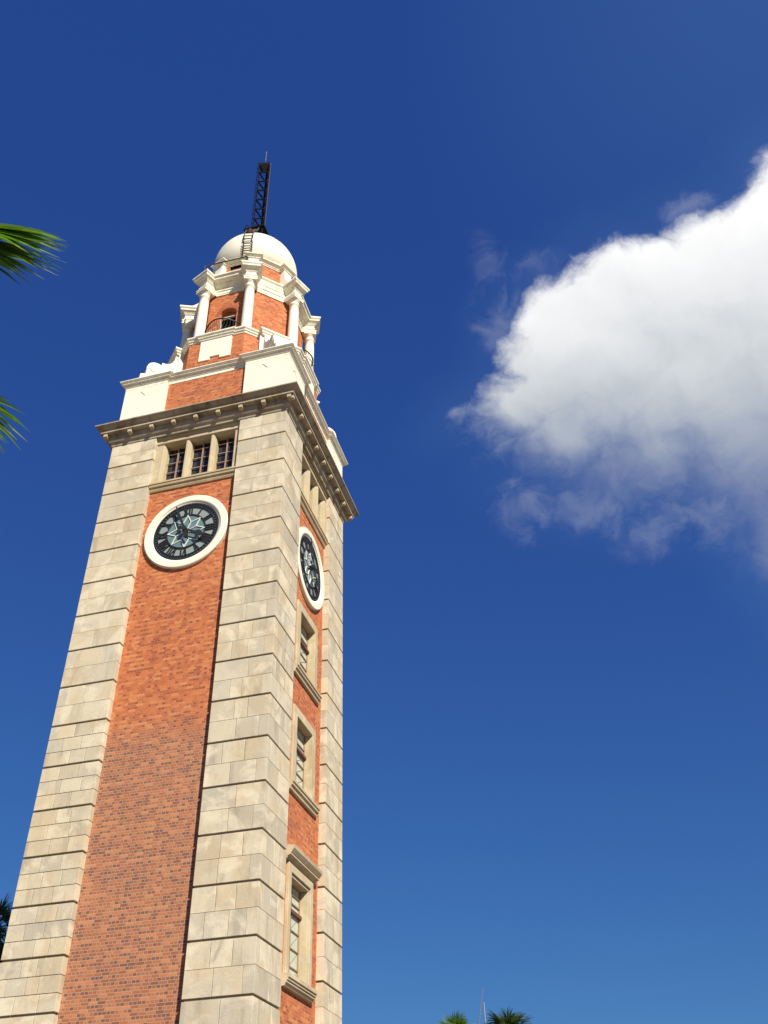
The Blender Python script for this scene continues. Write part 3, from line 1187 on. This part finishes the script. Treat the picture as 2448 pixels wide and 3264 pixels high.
# attic
AA = 2.24
at = MB()
for i in range(8):
    t = MB()
    hw = AA * T8
    wall_holes(t, -hw, hw, 41.2, 43.1, AA, [(-.42, .42, 41.9, 43.02)] if i % 2 == 0 else [], .35)
    k0 = len(at.v)
    rot = Matrix.Rotation(i * PI / 4, 4, 'Z')
    at.v += [tuple(rot @ Vector(p)) for p in t.v]
    for f_ in t.f:
        at.face([k0 + q for q in f_])
at.build("attic_wall", M['brick'], T, uv=True)
ad = MB()
ad.lathe([(1.95, 41.25), (1.95, 43.1)], 8)
ad.build("attic_interior", M['dark'], T)
ac = MB()
AC = [(2.1, 2.1, 2.3, .25, 43.02), (2.28, 2.28, 2.58, .29, 43.02), (2.28, 2.28, 2.58, .29, 43.07), (2.33, 2.33, 2.63, .34, 43.10), (2.34, 2.34, 2.64, .35, 43.16), (2.40, 2.40, 2.70, .41, 43.20), (2.44, 2.44, 2.74, .44, 43.24),
      (2.50, 2.50, 2.78, .48, 43.26), (2.50, 2.50, 2.78, .48, 43.33), (1.9, 1.9, 2.2, .3, 43.36)]
ac.rings([octblock(*e) for e in AC], cap1=True)
ac.build("attic_cornice", M['grime'], T)
fn = MB()
prof = [(2.1, 41.2), (3.45, 41.2), (3.45, 41.50), (3.30, 41.52), (3.10, 41.60), (2.93, 41.74), (2.80, 41.93), (2.70, 42.2), (2.62, 42.6), (2.58, 43.025), (2.1, 43.025)]
fn.prism(prof, lambda p: (-.27, -p[0], p[1]), lambda p: (.27, -p[0], p[1]))
f0 = fn.build("attic_console", M['white'], T)
for i in range(8):
    o = f0 if i == 0 else f0.copy()
    if i:
        COL.objects.link(o)
        o.parent = T
    o.rotation_euler = (0, 0, PI / 8 + i * PI / 4)

# dome
dmb = MB()
dp = [(2.36, 43.30), (2.37, 44.9)]
for j in range(1, 17):
    a = PI / 2 * j / 16
    dp.append((max(2.37 * math.cos(a), .02), 44.99 + 2.37 * math.sin(a)))
dmb.lathe(dp, 72)
dmb.build("dome", M['white'], T)


# ladder over the dome
def on_dome(az, el, off=0.0):
    r = 2.37 + off
    return Vector((r * math.cos(el) * math.sin(az), -r * math.cos(el) * math.cos(az), 44.99 + r * math.sin(el)))


lz = 0.22
t_ = Vector((math.cos(lz), math.sin(lz), 0))
od = Vector((math.sin(lz), -math.cos(lz), 0))
r_first = None
for i in range(7):
    z = 43.45 + .215 * i
    wv = .23
    c = od * 2.36 + Vector((0, 0, z))
    o = od * 2.60 + Vector((0, 0, z))
    lm = MB()
    lm.tube([c - t_ * wv, o - t_ * wv, o - t_ * (wv - .06) + od * .05, o + t_ * (wv - .06) + od * .05, o + t_ * wv, c + t_ * wv], .026, 5)
    lm.build("climbing_rung", M['rust'], T)
lm = MB()
lp = []
for s_ in (-1, 1):
    pts = [od * 2.52 + Vector((0, 0, 44.95))] + [on_dome(lz, R_(6 + 7 * j), .14) for j in range(7)]
    pts = [p + t_ * .24 * s_ for p in pts]
    pts.append(Vector((pts[-1].x, pts[-1].y + .2, 47.45)))
    lm.tube(pts, .032, 5)
    lp.append(pts)
for j in range(0, 8):
    lm.tube([lp[0][j], lp[1][j]], .024, 5)
for j in range(2):
    f_ = (j + 1) / 3
    lm.tube([lp[0][7].lerp(lp[0][8], f_), lp[1][7].lerp(lp[1][8], f_)], .02, 5)
lm.build("dome_ladder", M['rust'], T)
# rail on the entablature
rm = MB()
rm.tube([(-1.32, -3.30, 41.24), (-1.32, -3.30, 42.05), (-1.2, -3.2, 42.2), (.9, -3.12, 42.27), (1.0, -3.1, 42.2)], .035, 6)
rm.tube([(.95, -3.12, 41.24), (.95, -3.12, 42.25)], .03, 6)
rm.build("roof_handrail", M['iron'], T)

# lattice mast with beacon
mz0, mz1 = 49.30, 56.80
mp = MB()
for s in ((-.3, -.3), (.3, -.3), (.3, .3), (-.3, .3)):
    mp.bar((s[0], s[1], 47.0), (s[0], s[1], 49.2), .08)
mp.box(-.85, .45, -.45, .45, 49.2, 49.34)
mp.tube([(-.80, -.3, 49.3), (-.80, -.3, 49.75), (-.72, -.3, 49.85), (-.62, -.3, 49.75), (-.62, -.3, 49.3)], .025, 5)
plat = mp.build("mast_platform", M['mast'], T)
ax, ay = math.cos(YAW), math.sin(YAW)
LX = Vector((ax, ay, 0))
LY = Vector((-ay, ax, 0))
legs = [Vector((-.05, -.02, 0)) + LX * -.34 - LY * .17, Vector((-.05, -.02, 0)) + LX * .30 - LY * .17, Vector((-.05, -.02, 0)) + LX * .07 + LY * .28]
mb = MB()
zt = 56.4
for i, p in enumerate(legs):
    w = .055 if i < 2 else .09
    mb.bar(p + Vector((0, 0, 49.3)), p + Vector((0, 0, zt)), w)
nb = 6
zt = 55.55
for j in range(nb):
    za, zb = 49.4 + (zt - 49.4) * j / nb, 49.4 + (zt - 49.4) * (j + 1) / nb
    mb.bar(legs[0] + Vector((0, 0, zb)), legs[1] + Vector((0, 0, zb)), .065)
    for i in (0, 1):
        mb.bar(legs[i] + Vector((0, 0, zb)), legs[2] + Vector((0, 0, zb - .42)), .07)
mast = mb.build("lattice_mast", M['mast'], T)
ml = MB()
La = legs[0] + LX * -.13 + LY * .10
Lb = legs[1] + LX * .06 + LY * .05
ml.bar(La + Vector((0, 0, 49.3)), La + Vector((0, 0, mz1)), .035)
Lc = legs[2] + LX * -.1 - LY * .02
for j in range(15):
    zz = 49.7 + j * .47
    ml.tube([La + Vector((0, 0, zz)), legs[2] + Vector((0, 0, zz + .02))], .014, 4)
ml.tube([La + Vector((0, 0, mz1)), Lb + Vector((0, 0, mz1))], .025, 4)
ml.build("mast_ladder", M['mast'], mast)
ml = MB()
ml.bar(Lb + Vector((0, 0, 49.3)), Lb + Vector((0, 0, mz1)), .03)
ml.build("cable_conduit", M['rust'], mast)
bm_ = MB()
cc = Vector((-.05, -.06, 0))
q = [cc + LX * -.32 - LY * .3, cc + LX * .32 - LY * .3, cc + LX * .32 + LY * .3, cc + LX * -.32 + LY * .3]
bm_.rings([[cc + (p - cc) * .12 + Vector((0, 0, 55.75)) for p in q], [p + Vector((0, 0, 56.30)) for p in q], [p + Vector((0, 0, 56.45)) for p in q], [cc + (p - cc) * .1 + Vector((0, 0, 56.85)) for p in q]], cap0=True, cap1=True)
bm_.build("beacon", M['mast'], mast)
rd_ = MB()
rd_.tube([cc + Vector((0, 0, 56.8)), cc + Vector((0, 0, 58.05))], .012, 6)
rd_.tube([cc + Vector((0, 0, 58.05)), cc + Vector((0, 0, 58.25))], .022, 6)
rd_.build("lightning_rod", M['rail'], mast)

# balconies: bowed iron railings in front of the belfry doors
bl = MB()


def bow(t, z, belly=0.0):
    x = -.93 + 1.86 * t
    y = -2.97 - .62 * math.sin(PI * t) ** .8 - belly * math.sin(PI * t) ** .5
    return (x, y, z)


ZRAIL = 36.98
bl.tube([bow(j / 20, ZRAIL) for j in range(21)], .036, 6)
bl.tube([bow(j / 20, 36.10) for j in range(21)], .02, 5)
for j in range(1, 15):
    t = j / 15
    bl.tube([bow(t, ZRAIL), bow(t, ZRAIL - .3, -.06), bow(t, ZRAIL - .55, .07), bow(t, ZRAIL - .72, .08), bow(t, 36.1, 0)], .013, 5)
b0 = bl.build("balcony_railing", M['iron'], T)
for kf in range(1, 4):
    dup(b0, T, kf * PI / 2)


# ------------------------------------------------------------------ palms
def fan_leaf(mb, hub, axis, nrm, length, nseg, spread, droop, width, rd, tipdry=.25):
    """costapalmate leaf: segments fanning from hub round axis in the plane with normal nrm, drooping with gravity"""
    axis = axis.normalized()
    nrm = (nrm - axis * nrm.dot(axis)).normalized()
    side = nrm.cross(axis)
    for i in range(nseg):
        f = (i + .5) / nseg * 2 - 1
        a = f * spread + rd.uniform(-.03, .03)
        d = axis * math.cos(a) + side * math.sin(a) + nrm * (-.15 * abs(f) + rd.uniform(-.10, .10))
        d.normalize()
        L = length * (1 - .25 * abs(f) ** 2) * rd.uniform(.82, 1.08)
        n = 5
        pts = []
        p = hub.copy()
        for k_ in range(n + 1):
            s = k_ / n
            pts.append(hub + d * L * s + Vector((0, 0, -1)) * droop * L * s ** 2.6 * rd.uniform(.9, 1.1))
        wdir = d.cross(nrm).normalized()
        wdir = (wdir + nrm * rd.uniform(-.5, .5)).normalized()
        tint = rd.random() * .78
        base = len(mb.v)
        for k_, p in enumerate(pts):
            s = k_ / n
            w = width * (.35 + 1.0 * s if s < .45 else .80 * (1 - (s - .45) / .55) ** .8 + .03)
            fold = nrm * w * .35
            mb.v += [tuple(p - wdir * w * .5), tuple(p - fold), tuple(p + wdir * w * .5)]
        for k_ in range(n):
            a0 = base + k_ * 3
            tt = tint if k_ < n - 1 or rd.random() > tipdry * 2 else .97
            mb.face((a0, a0 + 1, a0 + 4, a0 + 3), tt)
            mb.face((a0 + 1, a0 + 2, a0 + 5, a0 + 4), tt)


def fan_palm(loc, height, label, leaves, leafmat, seed, group=None, lean=0.0, rad=.17):
    rd = random.Random(seed)
    t = thing("fan_palm", label, "palm tree", loc, group)
    tr = MB()
    pts, rs = [], []
    for i in range(13):
        f = i / 12
        pts.append((lean * f * f, 0, height * f))
        rs.append(rad * (1.35 - .55 * f) * (1.0 + .05 * (i % 2)))
    tr.tube(pts, rs, 12)
    tr.build("trunk", M['bark'], t)
    cr = MB()
    st = MB()
    top = Vector((lean, 0, height))
    for (axis, pet, length, spread, droop, nseg, width, nrm) in leaves(rd):
        axis = Vector(axis)
        axis.normalize()
        hub = top + axis * pet + Vector((0, 0, -.08 * pet))
        n = Vector(nrm) if nrm is not None else Vector((0, 0, 1)) - axis * axis.z + Vector((rd.uniform(-.3, .3), rd.uniform(-.3, .3), 0))
        fan_leaf(cr, hub, axis + Vector((0, 0, -.25)), n, length, nseg, spread, droop, width, rd)
        st.tube([top, top + axis * pet * .5 + Vector((0, 0, .03)), hub], [.03, .022, .018], 5)
    cr.build("crown", leafmat, t)
    st.build("leaf_stalk", leafmat, t)
    return t


def far_leaves(n, pet, length, width, nseg=26):
    def fnn(rd):
        out = []
        for i in range(n):
            az = i * 2.399 + rd.uniform(-.2, .2)
            el = R_(80) - (i / n) ** .8 * R_(125)
            ax_ = (math.cos(az) * math.cos(el), math.sin(az) * math.cos(el), math.sin(el))
            out.append((ax_, pet * rd.uniform(.8, 1.1), length * rd.uniform(.85, 1.1), R_(75), .25 + .5 * (i / n), nseg, width, None))
        return out
    return fnn


def at_dir(azd, dist):
    a = R_(azd)
    return Vector((CAM.x + dist * math.sin(a), CAM.y + dist * math.cos(a), 0))


# the near palm, its crown just outside the left edge
NP = at_dir(-58.5, 5.6)
NH = 7.9


def ray_dir(px, py):
    return (fw + rt * ((px - 1224) / 2923.2) - up * ((py - 1632) / 2923.2)).normalized()


def near_leaves(rd):
    top = Vector((NP.x, NP.y, NH))
    out = []
    # two leaves reach into the frame; the rest fan round the other sides
    right = Vector((math.cos(R_(58.5)), math.sin(R_(58.5)), 0))      # across the view, to the right
    away = Vector((-math.sin(R_(58.5)), math.cos(R_(58.5)), 0))
    for i in range(26):
        az = PI * .5 + rd.uniform(0, 1) * 0 + (i / 26) * R_(230) - R_(115) + PI / 2
        el = rd.uniform(-.6, .75)
        d = -right * math.cos((i / 25 - .5) * R_(150)) + away * math.sin((i / 25 - .5) * R_(150))
        d = d * math.cos(el) + Vector((0, 0, math.sin(el)))
        out.append((tuple(d), rd.uniform(.8, 1.1), rd.uniform(.75, .95), R_(80), .5, 34, .045, None))
    return out


near = fan_palm(NP, NH, "tall green fan palm whose drooping fronds enter at the left edge", near_leaves, M['leaf'], 5)
ncr = [c for c in near.children if c.name.startswith("crown")][0]


def near_frond(hpx, hpy, dist, tipx, tipy, length, spread, droop, nseg, width, seed, nt):
    """a frond whose hub lies out of frame along the given sight line"""
    rd = random.Random(seed)
    mb = MB()
    hub = CAM + ray_dir(hpx, hpy) * dist - NP
    tip = CAM + ray_dir(tipx, tipy) * dist - NP
    ax_ = (tip - hub).normalized()
    view = ray_dir(hpx, hpy)
    nrm = (up * nt[0] - view * nt[1]).normalized()
    fan_leaf(mb, hub, ax_, nrm, length, nseg, spread, droop, width, rd, .10)
    top = Vector((0, 0, NH))
    mb.tube([top, (top + hub) / 2 + Vector((0, 0, .06)), hub], [.03, .022, .018], 5)
    return mb


for args in ((-190, 735, 8.4, 150, 740, .96, R_(31), .20, 44, .062, 3, (.72, .55)), (-150, 712, 8.3, 200, 730, .84, R_(24), .22, 34, .060, 8, (.85, .4)),
             (-165, 770, 8.5, 60, 815, .74, R_(26), .22, 18, .060, 9, (.8, .4)),
             (-170, 1235, 8.0, 60, 1325, .66, R_(34), .25, 30, .055, 13, (.6, .7))):
    o = near_frond(*args).build("frond", M['leaf'], near)

far = [(-10.95, 56, 10.35, "green fan palm top with drooping fronds beside the thin poles at the lower edge", 21, M['leaf'], .13),
       (-8.0, 54, 10.05, "dark spiky fan palm top right of the thin poles at the lower edge", 22, M['leaf2'], .13),
       (-36.7, 44, 12.5, "dark palm partly hidden behind the left corner of the brick tower", 23, M['leaf2'], .15)]
for azd, ds, hh, lb, sd, mt, rad in far:
    fan_palm(at_dir(azd, ds), hh, lb, far_leaves(46, .9, 1.05, .06), mt, sd, "fan palms standing behind the tower", rad=rad)

# ------------------------------------------------------------------ thin poles
pt = thing("slim_pole", "pale upright slim pole between two fan palm tops", "pole", at_dir(-9.24, 62))
pmb = MB()
pmb.lathe([(.08, 0), (.08, .3), (.045, .35), (.04, 8), (.026, 13.3), (.016, 13.35)], 8)
pmb.build("shaft", M['pole'], pt)
pmb = MB()
pmb.lathe([(.16, 0), (.16, .06)], 10)
pmb.build("base_plate", M['pole2'], pt)
b0 = at_dir(-12.0, 60)
t0 = at_dir(-9.22, 60)
pt2 = thing("slanted_pole", "thin brown pole leaning right beside the pale upright one", "pole", b0)
pmb = MB()
tp = Vector((t0.x - b0.x, t0.y - b0.y, 13.75))
bt = Vector((0, 0, 0))
pmb.tube([bt, bt.lerp(tp, .8), tp], [.045, .03, .018], 6)
pmb.build("shaft", M['pole2'], pt2)
pmb = MB()
pmb.lathe([(.16, 0), (.16, .06)], 10)
pmb.build("base_plate", M['pole2'], pt2)
